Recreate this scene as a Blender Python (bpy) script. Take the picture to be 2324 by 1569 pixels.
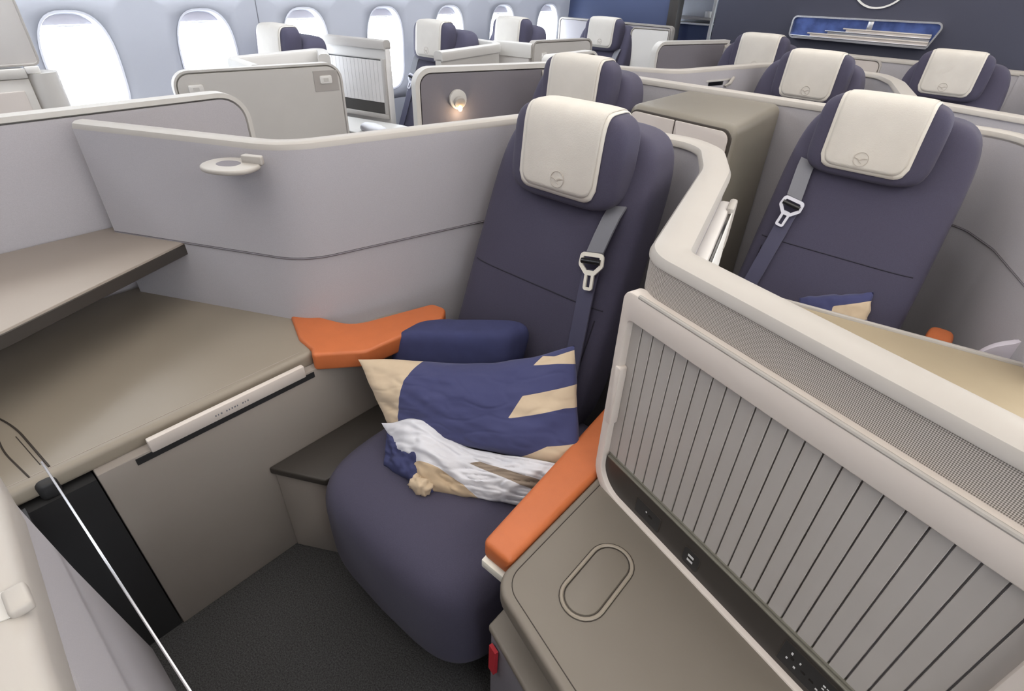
import bpy, bmesh, math, random
from mathutils import Vector, Matrix, noise
random.seed(7)
for o in list(bpy.data.objects): bpy.data.objects.remove(o)
scene = bpy.context.scene
COL = scene.collection
PI = math.pi

# ------------------------------------------------------------------ camera
F_PX, PITCH, ROLL, PSI, CAM_H = 1218.0, math.radians(34.60), math.radians(2.20), math.radians(39.96), 1.55
def _ray(x, y):
    rt = x*math.cos(ROLL)+y*math.sin(ROLL); b = -x*math.sin(ROLL)+y*math.cos(ROLL)
    fw = F_PX*math.cos(PITCH)-b*math.sin(PITCH); up = -F_PX*math.sin(PITCH)-b*math.cos(PITCH)
    return Vector((rt*math.cos(PSI)-fw*math.sin(PSI), fw*math.cos(PSI)+rt*math.sin(PSI), up))
_f = _ray(0, 0); _r = (_ray(1, 0)-_f).normalized(); _u = (_f-_ray(0, 1)).normalized(); _b = (-_f).normalized()
cam_data = bpy.data.cameras.new('camera'); cam = bpy.data.objects.new('camera', cam_data); COL.objects.link(cam)
cam.matrix_world = Matrix(((_r.x, _u.x, _b.x, 0), (_r.y, _u.y, _b.y, 0), (_r.z, _u.z, _b.z, CAM_H), (0, 0, 0, 1)))
cam_data.sensor_fit = 'HORIZONTAL'; cam_data.sensor_width = 36.0; cam_data.lens = F_PX*36.0/2324.0
cam_data.clip_start = 0.01; cam_data.clip_end = 200
scene.camera = cam

# ------------------------------------------------------------------ world, lights, exposure
world = bpy.data.worlds.new('sky'); scene.world = world; world.use_nodes = True
bg = world.node_tree.nodes['Background']; bg.inputs[0].default_value = (0.86, 0.93, 1.0, 1); bg.inputs[1].default_value = 13.0
vs = scene.view_settings
vs.view_transform = 'Standard'; vs.look = 'None'; vs.gamma = 1.0; vs.use_curve_mapping = False; vs.exposure = 0.22
def area_light(name, loc, sx, sy, power, color, rot=(0, 0, 0)):
    d = bpy.data.lights.new(name, 'AREA'); d.shape = 'RECTANGLE'; d.size = sx; d.size_y = sy; d.energy = power; d.color = color
    o = bpy.data.objects.new(name, d); COL.objects.link(o); o.location = loc; o.rotation_euler = rot
    return o
# ceiling cove lamps of the cabin: one over the centre rows and one over each aisle
area_light('ceiling_lamp_centre', (-0.83, 1.9, 2.26), 1.6, 5.6, 46, (1.0, 0.94, 0.87))
area_light('ceiling_lamp_left_aisle', (-2.75, 1.8, 2.2), 0.35, 6.2, 46, (0.93, 0.96, 1.0))
area_light('ceiling_lamp_right_aisle', (1.0, 1.8, 2.2), 0.35, 6.2, 64, (1.0, 0.93, 0.84))

# ------------------------------------------------------------------ materials
def lin(c):
    out = []
    for v in c[:3]:
        v = v/255.0
        out.append(v/12.92 if v <= 0.04045 else ((v+0.055)/1.055)**2.4)
    return (*out, 1.0)
def mat(name, rgb, rough=0.6, metal=0.0, spec=0.5, weave=0.0, weave_scale=900, mottle=0.0, mottle_scale=8, bump=0.0, bump_scale=60, emit=None, sheen=0.0, coat=0.0):
    m = bpy.data.materials.new(name); m.use_nodes = True
    nt = m.node_tree; b = nt.nodes['Principled BSDF']
    b.inputs['Roughness'].default_value = rough; b.inputs['Metallic'].default_value = metal
    b.inputs['Specular IOR Level'].default_value = spec
    b.inputs['Sheen Weight'].default_value = sheen
    b.inputs['Coat Weight'].default_value = coat
    c = lin(rgb); b.inputs['Base Color'].default_value = c
    tc = nt.nodes.new('ShaderNodeTexCoord')
    if mottle > 0 or weave > 0:
        mx = nt.nodes.new('ShaderNodeMixRGB'); mx.blend_type = 'MULTIPLY'; mx.inputs[0].default_value = 1.0
        mx.inputs[1].default_value = c
        n = nt.nodes.new('ShaderNodeTexNoise'); n.inputs['Scale'].default_value = weave_scale if weave > 0 else mottle_scale
        n.inputs['Detail'].default_value = 3
        nt.links.new(tc.outputs['Object'], n.inputs['Vector'])
        r = nt.nodes.new('ShaderNodeMapRange'); a = max(weave, mottle)
        r.inputs[1].default_value = 0.3; r.inputs[2].default_value = 0.7; r.inputs[3].default_value = 1-a; r.inputs[4].default_value = 1+a*0.6
        nt.links.new(n.outputs[0], r.inputs[0])
        nt.links.new(r.outputs[0], mx.inputs[2]); nt.links.new(mx.outputs[0], b.inputs['Base Color'])
    if bump > 0:
        n2 = nt.nodes.new('ShaderNodeTexNoise'); n2.inputs['Scale'].default_value = bump_scale; n2.inputs['Detail'].default_value = 2
        nt.links.new(tc.outputs['Object'], n2.inputs['Vector'])
        bp = nt.nodes.new('ShaderNodeBump'); bp.inputs['Strength'].default_value = bump; bp.inputs['Distance'].default_value = 0.004
        nt.links.new(n2.outputs[0], bp.inputs['Height']); nt.links.new(bp.outputs[0], b.inputs['Normal'])
    if emit:
        b.inputs['Emission Color'].default_value = lin(emit[0]); b.inputs['Emission Strength'].default_value = emit[1]
    return m
M = {}
M['partition'] = mat('partition_fabric', (172, 169, 173), 0.85, weave=0.06, weave_scale=500)
M['partition_dark'] = mat('partition_dark_fabric', (118, 114, 120), 0.85, weave=0.06, weave_scale=500)
M['cap'] = mat('offwhite_trim', (170, 165, 159), 0.45, mottle=0.02)
M['cap_grey'] = mat('grey_trim', (196, 193, 188), 0.5, mottle=0.02)
M['shellwhite'] = mat('shell_white', (206, 202, 198), 0.5, mottle=0.02)
M['navy'] = mat('navy_upholstery', (67, 64, 83), 0.9, weave=0.14, weave_scale=700, bump=0.25, bump_scale=900, sheen=0.05)
M['navy_seam'] = mat('navy_seam', (38, 37, 50), 0.9)
M['cover'] = mat('headrest_cloth', (198, 193, 185), 0.9, mottle=0.04, mottle_scale=14, bump=0.15, bump_scale=300)
M['cover_edge'] = mat('headrest_cloth_hem', (207, 202, 193), 0.9, bump=0.15, bump_scale=300)
M['emblem'] = mat('emblem_print', (180, 172, 163), 0.9)
M['taupe'] = mat('taupe_laminate', (140, 131, 118), 0.42, mottle=0.04, mottle_scale=3)
M['table'] = mat('table_laminate', (114, 107, 97), 0.5, mottle=0.04, mottle_scale=3)
M['taupe_panel'] = mat('taupe_panel', (144, 136, 129), 0.55, mottle=0.05, mottle_scale=3)
M['taupe_dark'] = mat('taupe_dark', (58, 54, 50), 0.5, mottle=0.05, mottle_scale=4)
M['seam'] = mat('dark_seam', (52, 46, 40), 0.7)
M['shelf'] = mat('shelf_laminate', (158, 148, 138), 0.5, mottle=0.04, mottle_scale=3)
M['black'] = mat('black_plastic', (36, 36, 37), 0.55, mottle=0.05)
M['gloss_black'] = mat('gloss_black', (22, 22, 24), 0.15)
M['orange'] = mat('tan_orange_leather', (190, 104, 58), 0.5, mottle=0.05, mottle_scale=20, bump=0.1, bump_scale=500)
M['slat'] = mat('shutter_slat', (168, 163, 158), 0.5, mottle=0.04, mottle_scale=6)
M['shutterframe'] = mat('shutter_frame', (206, 197, 189), 0.5, mottle=0.02)
M['strip'] = mat('socket_strip', (52, 48, 45), 0.45, mottle=0.05)
M['ledge'] = mat('ledge_edge', (112, 110, 100), 0.5)
M['print'] = mat('white_print', (205, 205, 205), 0.6)
M['silver'] = mat('silver_metal', (205, 205, 208), 0.25, metal=0.9)
M['chrome'] = mat('mirror_metal', (170, 180, 215), 0.12, metal=1.0)
M['buckle'] = mat('cream_buckle', (224, 220, 208), 0.35)
M['buckle_cool'] = mat('pale_metal_buckle', (206, 206, 216), 0.35)
M['strap'] = mat('grey_webbing', (112, 113, 120), 0.6, weave=0.06, weave_scale=900, sheen=0.2)
M['strap_navy'] = mat('navy_webbing', (66, 65, 88), 0.6, weave=0.06, weave_scale=900, sheen=0.2)
M['wall'] = mat('sidewall', (180, 183, 192), 0.6, mottle=0.02, mottle_scale=4)
M['bezel'] = mat('window_bezel', (222, 224, 232), 0.45)
M['shade'] = mat('window_shade', (214, 212, 220), 0.6)
M['ceil'] = mat('ceiling_panel', (215, 214, 212), 0.7)
M['bulk'] = mat('bulkhead_navy', (60, 61, 76), 0.7, mottle=0.03, mottle_scale=3)
M['bulk2'] = mat('bulkhead_blue', (66, 76, 108), 0.7, mottle=0.03, mottle_scale=3)
M['door'] = mat('cabinet_door', (190, 182, 176), 0.5, mottle=0.02)
M['cabinet'] = mat('cabinet_bronze', (114, 108, 97), 0.45, mottle=0.04)
M['gold'] = mat('warm_beige_panel', (164, 150, 125), 0.55, mottle=0.03)
M['red'] = mat('red_tag', (170, 34, 44), 0.6)
M['lilac'] = mat('pale_strap', (208, 202, 212), 0.6)
M['white_cloth'] = mat('white_cloth', (212, 212, 216), 0.9, bump=0.2, bump_scale=40)
M['navy_cloth'] = mat('navy_cotton', (54, 58, 96), 0.9, mottle=0.1, mottle_scale=30, bump=0.3, bump_scale=25)
M['tan_cloth'] = mat('tan_cotton', (196, 176, 150), 0.9, mottle=0.05, mottle_scale=30, bump=0.3, bump_scale=25)
M['galley'] = mat('galley_wall', (196, 198, 204), 0.5, mottle=0.05)
M['lampglow'] = mat('lamp_bulb', (255, 214, 160), 0.5, emit=((255, 196, 128), 14))
M['plate'] = mat('sign_plate', (222, 220, 216), 0.5)
# carpet
def carpet():
    m = mat('carpet', (44, 44, 45), 0.95)
    nt = m.node_tree; b = nt.nodes['Principled BSDF']; tc = nt.nodes.new('ShaderNodeTexCoord')
    n = nt.nodes.new('ShaderNodeTexNoise'); n.inputs['Scale'].default_value = 260; n.inputs['Detail'].default_value = 4; n.inputs['Roughness'].default_value = 0.8
    nt.links.new(tc.outputs['Object'], n.inputs['Vector'])
    cr = nt.nodes.new('ShaderNodeValToRGB'); cr.color_ramp.elements[0].position = 0.35; cr.color_ramp.elements[1].position = 0.75
    cr.color_ramp.elements[0].color = lin((30, 30, 31)); cr.color_ramp.elements[1].color = lin((92, 92, 92))
    nt.links.new(n.outputs[0], cr.inputs[0]); nt.links.new(cr.outputs[0], b.inputs['Base Color'])
    bp = nt.nodes.new('ShaderNodeBump'); bp.inputs['Strength'].default_value = 0.5; bp.inputs['Distance'].default_value = 0.004
    nt.links.new(n.outputs[0], bp.inputs['Height']); nt.links.new(bp.outputs[0], b.inputs['Normal'])
    return m
M['carpet'] = carpet()
# woven speaker mesh of the divider top
def meshfabric():
    m = mat('woven_mesh', (150, 143, 136), 0.8)
    nt = m.node_tree; b = nt.nodes['Principled BSDF']; uv = nt.nodes.new('ShaderNodeUVMap')
    mp = nt.nodes.new('ShaderNodeMapping'); mp.inputs['Scale'].default_value = (1, 1, 1); mp.inputs['Rotation'].default_value = (0, 0, math.radians(45))
    nt.links.new(uv.outputs[0], mp.inputs[0])
    ck = nt.nodes.new('ShaderNodeTexChecker'); ck.inputs['Scale'].default_value = 560
    ck.inputs['Color1'].default_value = lin((196, 189, 182)); ck.inputs['Color2'].default_value = lin((112, 106, 100))
    nt.links.new(mp.outputs[0], ck.inputs[0]); nt.links.new(ck.outputs[0], b.inputs['Base Color'])
    return m
M['mesh'] = meshfabric()
def pane_mat():
    m = bpy.data.materials.new('window_pane'); m.use_nodes = True; nt = m.node_tree; nt.nodes.clear()
    out = nt.nodes.new('ShaderNodeOutputMaterial'); t = nt.nodes.new('ShaderNodeBsdfTransparent'); g = nt.nodes.new('ShaderNodeBsdfGlossy')
    g.inputs['Roughness'].default_value = 0.05; fr = nt.nodes.new('ShaderNodeFresnel'); fr.inputs[0].default_value = 1.3
    mx = nt.nodes.new('ShaderNodeMixShader'); nt.links.new(fr.outputs[0], mx.inputs[0]); nt.links.new(t.outputs[0], mx.inputs[1]); nt.links.new(g.outputs[0], mx.inputs[2])
    nt.links.new(mx.outputs[0], out.inputs[0]); return m
M['pane'] = pane_mat()
# cotton print: float attribute 'tint' > 0 -> second colour, 'tint2' > 0 -> third
def print_mat(name, base, second, third):
    m = mat(name, base, 0.9, bump=0.35, bump_scale=30, sheen=0.1); nt = m.node_tree; b = nt.nodes['Principled BSDF']
    prev = None
    for i, (att, col) in enumerate((('tint', second), ('tint2', third))):
        a = nt.nodes.new('ShaderNodeAttribute'); a.attribute_name = att
        g = nt.nodes.new('ShaderNodeMath'); g.operation = 'GREATER_THAN'; g.inputs[1].default_value = 0.0
        nt.links.new(a.outputs['Fac'], g.inputs[0])
        mx = nt.nodes.new('ShaderNodeMixRGB'); mx.inputs[1].default_value = lin(base); mx.inputs[2].default_value = lin(col)
        if prev: nt.links.new(prev.outputs[0], mx.inputs[1])
        nt.links.new(g.outputs[0], mx.inputs[0]); prev = mx
    nt.links.new(prev.outputs[0], b.inputs['Base Color'])
    return m
M['pillow_print'] = print_mat('pillow_print', (60, 63, 102), (198, 178, 152), (206, 206, 212))
M['blanket_print'] = print_mat('blanket_print', (210, 210, 216), (140, 126, 112), (188, 166, 138))

# ------------------------------------------------------------------ geometry helpers
def finish(me, smooth=True, angle=38):
    if smooth:
        me.polygons.foreach_set('use_smooth', [True]*len(me.polygons))
        me.set_sharp_from_angle(angle=math.radians(angle))
    me.update()
def obj_from_bm(name, bm, m, parent=None, origin=(0, 0, 0), smooth=True, angle=38):
    bmesh.ops.recalc_face_normals(bm, faces=bm.faces[:])
    me = bpy.data.meshes.new(name); bm.to_mesh(me); bm.free()
    ov = Vector(origin)
    if ov.length > 0: me.transform(Matrix.Translation(-ov))
    for mm in (m if isinstance(m, (list, tuple)) else [m]): me.materials.append(mm)
    finish(me, smooth, angle)
    o = bpy.data.objects.new(name, me); COL.objects.link(o)
    if parent: o.parent = parent
    return o
class Thing:
    """an Empty at the base of a thing; parts are given in world coordinates"""
    def __init__(s, name, label, cat, loc=(0, 0, 0), group=None, kind=None):
        s.o = bpy.data.objects.new(name, None); COL.objects.link(s.o); s.o.empty_display_size = 0.05
        s.o.location = loc; s.loc = Vector(loc)
        if label: s.o['label'] = label
        if cat: s.o['category'] = cat
        if group: s.o['group'] = group
        if kind: s.o['kind'] = kind
    def part(s, name, bm, m, parent=None, smooth=True, angle=38, label=None):
        o = obj_from_bm(name, bm, m, parent or s.o, s.loc, smooth, angle)
        if label: o['label'] = label
        return o
def single(name, bm, m, label, cat, group=None, smooth=True, angle=38, origin=None):
    bm.verts.ensure_lookup_table()
    if origin is None:
        xs = [v.co for v in bm.verts]
        origin = (sum(v.x for v in xs)/len(xs), sum(v.y for v in xs)/len(xs), min(v.z for v in xs))
    o = obj_from_bm(name, bm, m, None, origin, smooth, angle); o.location = origin
    o['label'] = label; o['category'] = cat
    if group: o['group'] = group
    return o
def struct(name, bm, m, parent=None, smooth=True, angle=38):
    o = obj_from_bm(name, bm, m, parent, (0, 0, 0), smooth, angle)
    if not parent: o['kind'] = 'structure'
    return o
def bevel_all(bm, w, seg=3, ang=30):
    if w <= 0: return
    es = [e for e in bm.edges if len(e.link_faces) == 2 and e.calc_face_angle(0) > math.radians(ang)]
    bmesh.ops.bevel(bm, geom=es, offset=w, segments=seg, profile=0.5, affect='EDGES', clamp_overlap=True)
def add_hull(bm, ring0, ring1):
    """closed prism between two equal rings"""
    a = [bm.verts.new(p) for p in ring0]; b = [bm.verts.new(p) for p in ring1]; n = len(a)
    for i in range(n): bm.faces.new((a[i], a[(i+1) % n], b[(i+1) % n], b[i]))
    bm.faces.new(a[::-1]); bm.faces.new(b)
def prism(poly, z0, z1, bev=0, seg=3):
    bm = bmesh.new(); add_hull(bm, [(x, y, z0) for x, y in poly], [(x, y, z1) for x, y in poly])
    bmesh.ops.recalc_face_normals(bm, faces=bm.faces[:]); bevel_all(bm, bev, seg); return bm
def box(x0, x1, y0, y1, z0, z1, bev=0, seg=3):
    return prism([(x0, y0), (x1, y0), (x1, y1), (x0, y1)], z0, z1, bev, seg)
def join(*bms):
    out = bms[0]
    for b in bms[1:]:
        me = bpy.data.meshes.new('tmp'); b.to_mesh(me); b.free(); out.from_mesh(me); bpy.data.meshes.remove(me)
    return out
def fillet(pts, r, n=6, closed=False):
    """round the corners of a polyline; r scalar or list per point"""
    P = [Vector(p) for p in pts]; N = len(P); out = []
    for i, p in enumerate(P):
        ri = r[i] if isinstance(r, (list, tuple)) else r
        if (not closed and i in (0, N-1)) or ri <= 0: out.append(p.copy()); continue
        a = P[i-1]; b = P[(i+1) % N]
        d1 = (a-p); d2 = (b-p); l1 = d1.length; l2 = d2.length; d1 /= l1; d2 /= l2
        ang = d1.angle(d2)
        if ang > PI-0.02: out.append(p.copy()); continue
        t = min(ri/math.tan(ang/2), 0.48*l1, 0.48*l2); rr = t*math.tan(ang/2)
        c = p+(d1+d2).normalized()*(rr/math.sin(ang/2))
        s = p+d1*t-c; e = p+d2*t-c; tot = s.angle(e); ax = s.cross(e) if len(p) == 3 else None
        for k in range(n+1):
            f = k/n
            q = (s*math.sin((1-f)*tot)+e*math.sin(f*tot))/math.sin(tot) if tot > 1e-4 else s
            out.append(c+q)
    return out
def sweep(path, profile, N=(0, 0, 1), closed_path=False, uvs=False, asc=None):
    """profile = closed list of (a, b): a along N x T (left of travel), b along N"""
    P = [Vector(p) if len(p) == 3 else Vector((p[0], p[1], 0)) for p in path]
    N = Vector(N).normalized(); n = len(P); bm = bmesh.new(); rings = []; dist = [0]
    for i in range(n):
        if closed_path: a = P[i-1]; b = P[(i+1) % n]
        else: a = P[max(i-1, 0)]; b = P[min(i+1, n-1)]
        t1 = (P[i]-a); t2 = (b-P[i])
        if t1.length < 1e-9: t1 = t2
        if t2.length < 1e-9: t2 = t1
        t1 = t1.normalized(); t2 = t2.normalized(); T = (t1+t2).normalized()
        Mv = N.cross(T).normalized(); c = max(0.35, N.cross(t1).normalized().dot(Mv))
        ka = asc[i] if asc else 1.0
        rings.append([bm.verts.new(P[i]+Mv*(pa*ka/c)+N*pb) for pa, pb in profile])
        if i: dist.append(dist[-1]+(P[i]-P[i-1]).length)
    m = len(profile); uvl = bm.loops.layers.uv.new('UVMap') if uvs else None
    per = [0]
    for j in range(m): per.append(per[-1]+(Vector(profile[j])-Vector(profile[(j+1) % m])).length)
    for i in range(n if closed_path else n-1):
        r0 = rings[i]; r1 = rings[(i+1) % n]
        for j in range(m):
            f = bm.faces.new((r0[j], r0[(j+1) % m], r1[(j+1) % m], r1[j]))
            if uvs:
                for lp, uv in zip(f.loops, ((dist[i], per[j]), (dist[i], per[j+1]), (dist[i+1], per[j+1]), (dist[i+1], per[j]))): lp[uvl].uv = uv
    if not closed_path:
        bm.faces.new(rings[0][::-1]); bm.faces.new(rings[-1])
    return bm
def circ(r, n=8, ca=0, cb=0): return [(ca+r*math.cos(2*PI*k/n), cb+r*math.sin(2*PI*k/n)) for k in range(n)]
def cap_profile(w, h, top=0.0):
    k = w/2
    return [(-k, top-h), (k, top-h), (k, top-0.016), (k*0.82, top-0.005), (k*0.45, top), (-k*0.45, top), (-k*0.82, top-0.005), (-k, top-0.016)]
def rect_profile(a0, a1, b0, b1): return [(a0, b0), (a1, b0), (a1, b1), (a0, b1)]
def grid(fn, nu, nv, close_u=False):
    bm = bmesh.new(); vs_ = [[bm.verts.new(fn(i/nu, j/nv)) for j in range(nv+1)] for i in range(nu+(0 if close_u else 1))]
    R = len(vs_)
    for i in range(nu):
        for j in range(nv):
            bm.faces.new((vs_[i][j], vs_[(i+1) % R][j], vs_[(i+1) % R][j+1], vs_[i][j+1]))
    return bm
def spow(v, e): return math.copysign(abs(v)**e, v)
def superell(c, a, b, h, e1=0.4, e2=0.4, nu=40, nv=24, xf=None):
    """rounded block: centre c, half sizes a, b, h"""
    bm = bmesh.new(); rows = []
    def P(i, j):
        th = 2*PI*i/nu; ph = -PI/2+PI*j/nv
        q = Vector((a*spow(math.cos(ph), e1)*spow(math.cos(th), e2), b*spow(math.cos(ph), e1)*spow(math.sin(th), e2), h*spow(math.sin(ph), e1)))
        if xf: q = xf(q)
        return q+Vector(c)
    bot = bm.verts.new(P(0, 0)); top = bm.verts.new(P(0, nv))
    for j in range(1, nv): rows.append([bm.verts.new(P(i, j)) for i in range(nu)])
    for j in range(len(rows)-1):
        for i in range(nu): bm.faces.new((rows[j][i], rows[j][(i+1) % nu], rows[j+1][(i+1) % nu], rows[j+1][i]))
    for i in range(nu):
        bm.faces.new((bot, rows[0][(i+1) % nu], rows[0][i])); bm.faces.new((top, rows[-1][i], rows[-1][(i+1) % nu]))
    return bm
def vpanel_outline(p0, p1, z0, z1, r0, r1):
    """open path up one end, across the top and down the other end of an upright panel"""
    p0 = Vector((*p0, 0)); p1 = Vector((*p1, 0))
    pts = [p0+Vector((0, 0, z0)), p0+Vector((0, 0, z1)), p1+Vector((0, 0, z1)), p1+Vector((0, 0, z0))]
    d = (p1-p0).normalized(); return fillet(pts, [0, r0, r1, 0], 7), Vector((0, 0, 1)).cross(d)
def vpanel(T, p0, p1, z0, z1, r0, r1, face_m, trim_m, t=0.04, trim=0.03, tw=0.05):
    path, nrm = vpanel_outline(p0, p1, z0, z1, r0, r1)
    bm = bmesh.new(); add_hull(bm, [q-nrm*t/2 for q in path], [q+nrm*t/2 for q in path])
    T.part('panel', bm, face_m)
    # trim runs along the outline, kept inside its silhouette
    T.part('edge_trim', sweep(path, [(-trim, -tw/2), (-0.006, -tw/2), (0.0, -tw/4), (0.0, tw/4), (-0.006, tw/2), (-trim, tw/2)], nrm), trim_m)

# ------------------------------------------------------------------ structure: the cabin
CX = -0.83                                   # cabin centre line
def wall_x(z):                               # distance of the side wall from the centre line
    pts = [(-0.02, 2.62), (0.5, 2.78), (1.0, 2.82), (1.5, 2.79), (1.8, 2.68), (2.05, 2.45), (2.2, 2.15)]
    for (za, xa), (zb, xb) in zip(pts, pts[1:]):
        if z <= zb: return xa+(xb-xa)*(z-za)/(zb-za)
    return pts[-1][1]
Y_FRONT, Y_BACK = -2.3, 7.2
struct('floor', box(CX-2.75, CX+2.75, Y_FRONT, Y_BACK, -0.06, 0.0), M['carpet'])
PITCH_W, WY0, WZ, WA, WB = 0.632, 0.875, 1.075, 0.158, 0.262
def side_wall(sign, name):
    bm = bmesh.new()
    def V(y, z): return bm.verts.new((CX+sign*wall_x(z), y, z))
    zlo, zhi = 0.74, 1.42
    ks = range(-5, 10)
    def oval(t, a, b): return a*spow(math.cos(t), 0.72), b*spow(math.sin(t), 0.72)
    for k in ks:
        yc = WY0+k*PITCH_W; y0 = yc-PITCH_W/2; y1 = yc+PITCH_W/2
        n = 48; rings = []
        for ring in (0.0, 0.35, 1.0):
            row = []
            for i in range(n):
                t = 2*PI*i/n; hy, hz = oval(t, WA, WB)
                cx_, sx_ = math.cos(t), math.sin(t); s = 1/max(abs(cx_), abs(sx_))
                by, bz = cx_*s*PITCH_W/2, sx_*s*((zhi-zlo)/2)
                cz = (zhi+zlo)/2
                row.append(V(yc+hy*(1-ring)+by*ring, (WZ+hz)*(1-ring)+(cz+bz)*ring))
            rings.append(row)
        for r in range(2):
            for i in range(n): bm.faces.new((rings[r][i], rings[r][(i+1) % n], rings[r+1][(i+1) % n], rings[r+1][i]))
        for za, zb in ((-0.02, 0.4), (0.4, zlo), (zhi, 1.6), (1.6, 1.8), (1.8, 1.95), (1.95, 2.05), (2.05, 2.2)):
            bm.faces.new((V(y0, za), V(y1, za), V(y1, zb), V(y0, zb)))
    bmesh.ops.remove_doubles(bm, verts=bm.verts[:], dist=0.0005)
    w = struct(name, bm, M['wall'])
    sol = w.modifiers.new('thick', 'SOLIDIFY'); sol.thickness = 0.02; sol.offset = 0
    return w
side_wall(-1, 'wall_left'); side_wall(1, 'wall_right')
def oval_ring(a, b, n=40): return [(a*spow(math.cos(2*PI*i/n), 0.72), b*spow(math.sin(2*PI*i/n), 0.72)) for i in range(n)]
def window(idx, sign, yc, shade_z):
    root = bpy.data.objects.new('window_%d' % idx, None); COL.objects.link(root); root['kind'] = 'structure'
    xw = CX+sign*wall_x(WZ); root.location = (xw, yc, WZ); root.empty_display_size = 0.05
    n = 40; bm = bmesh.new(); rings = []
    for a, b, dx in ((WA+0.008, WB+0.008, -0.014), (WA-0.002, WB-0.002, -0.011), (WA-0.010, WB-0.010, 0.02), (WA-0.016, WB-0.016, 0.055), (WA-0.022, WB-0.022, 0.058)):
        row = []
        for y, z in oval_ring(a, b, n):
            wx = (wall_x(WZ+z)-wall_x(WZ))
            row.append(bm.verts.new((sign*(dx+wx*(1 if dx < 0.02 else 0.6)), y, z)))
        rings.append(row)
    for r in range(len(rings)-1):
        for i in range(n): bm.faces.new((rings[r][i], rings[r][(i+1) % n], rings[r+1][(i+1) % n], rings[r+1][i]))
    obj_from_bm('bezel', bm, M['bezel'], root)
    bm = bmesh.new(); bm.faces.new([bm.verts.new((sign*0.057, y, z)) for y, z in oval_ring(WA-0.018, WB-0.018, n)])
    obj_from_bm('pane', bm, M['pane'], root, smooth=False)
    # partly lowered shade: an oval plate cut flat at its lower edge, with a grip lip
    zc = shade_z-WZ
    ring = [(y, z) for y, z in oval_ring(WA-0.012, WB-0.012, 80) if z >= zc]
    ring.sort(key=lambda p: -p[0])
    bm = bmesh.new(); add_hull(bm, [(sign*0.022, y, z) for y, z in ring], [(sign*0.028, y, z) for y, z in ring])
    sh = obj_from_bm('shade', bm, M['shade'], root)
    ys = [y for y, z in ring]
    bm = box(sign*0.008 if sign > 0 else sign*0.024, sign*0.024 if sign > 0 else sign*0.008, -0.05, 0.05, zc, zc+0.008, 0.003, 2)
    obj_from_bm('grip', bm, M['bezel'], sh)
idx = 1
for k in range(-2, 7):
    window(idx, -1, WY0+k*PITCH_W, 1.272); idx += 1
for k in range(-2, 7):
    window(idx, 1, WY0+k*PITCH_W, 1.272); idx += 1
# wall panel joint
struct('trim_1', sweep([(CX-wall_x(z)+0.011, 1.835, z) for z in (0.0, 0.5, 0.75, 1.0, 1.2, 1.42, 1.6, 1.8, 2.0)], circ(0.0025, 6), (0, 1, 0)), M['strap'])
struct('ceiling', prism([(CX-2.3, Y_FRONT), (CX+2.3, Y_FRONT), (CX+2.3, Y_BACK), (CX-2.3, Y_BACK)], 2.28, 2.34), M['ceil'])
struct('wall_front', box(CX-2.85, CX+2.85, Y_FRONT-0.05, Y_FRONT, 0, 2.3), M['wall'])
struct('wall_back', box(CX-2.85, CX+2.85, Y_BACK, Y_BACK+0.05, 0, 2.3), M['galley'])
YB = 4.97
struct('wall_bulkhead_centre', box(-2.13, 0.47, YB, YB+0.06, 0, 2.28, 0.004, 2), M['bulk'])
struct('wall_bulkhead_left', box(-3.66, -2.56, YB+0.02, YB+0.08, 0, 2.28, 0.004, 2), M['bulk2'])
struct('wall_bulkhead_right', box(0.9, 2.0, YB+0.02, YB+0.08, 0, 2.28, 0.004, 2), M['bulk2'])

# ------------------------------------------------------------------ seats
SH = 0.38                                                # recline: y gained per metre of height
def ribbon(path, wdir, width, th):
    """flat strap: path of points, constant width direction"""
    wd = Vector(wdir).normalized(); P = [Vector(p) for p in path]; bm = bmesh.new(); rings = []
    for i, p in enumerate(P):
        t = (P[min(i+1, len(P)-1)]-P[max(i-1, 0)]).normalized(); n = t.cross(wd).normalized()
        w = width[i] if isinstance(width, (list, tuple)) else width
        rings.append([bm.verts.new(p+wd*a*w/2+n*b*th/2) for a, b in ((-1, -1), (1, -1), (1, 1), (-1, 1))])
    for i in range(len(P)-1):
        for j in range(4): bm.faces.new((rings[i][j], rings[i][(j+1) % 4], rings[i+1][(j+1) % 4], rings[i+1][j]))
    bm.faces.new(rings[0][::-1]); bm.faces.new(rings[-1]); return bm
HA, HB, HH, HE1, HE2, HC = 0.178, 0.060, 0.122, 0.42, 0.42, Vector((0, 0.250, 1.160)); HSH = 0.10
def head_front(x, z, g=0.0, side=-1):
    a, b, h = HA+g, HB+g, HH+g
    q = (1-min(1, abs(z/h))**(2/HE1)); q = max(q, 0)**(HE1/HE2)-abs(x/a)**(2/HE2)
    return side*b*max(q, 0)**(HE2/2)
def head_world(x, y, z): return Vector((x, y+HSH*z, z))+HC
def make_cover(g=0.004, inset=0.0, zb0=-0.094, back=-0.02):
    W = 0.127-inset; rc = 0.036
    def fn(u, v):
        x = (2*u-1)*W; ax = abs(x)
        zb = zb0+inset
        if ax > W-rc: zb += rc-math.sqrt(max(0, rc*rc-(ax-(W-rc))**2))
        zt = (HH+g)*max(0, 1-(ax/(HA+g))**(2/HE1))**(HE1/2)*0.9995
        wv = 0.0012*noise.noise(Vector((x*22, v*5, 3.1)))
        if v < 0.72:
            z = zb+(zt-zb)*math.sin(v/0.72*PI/2); return head_world(x, head_front(x, z, g)-wv, z)
        z = zt+(back-zt)*(1-math.cos((v-0.72)/0.28*PI/2)); return head_world(x, head_front(x, z, g, 1)+wv, z)
    bm = grid(fn, 26, 40); return bm
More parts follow.
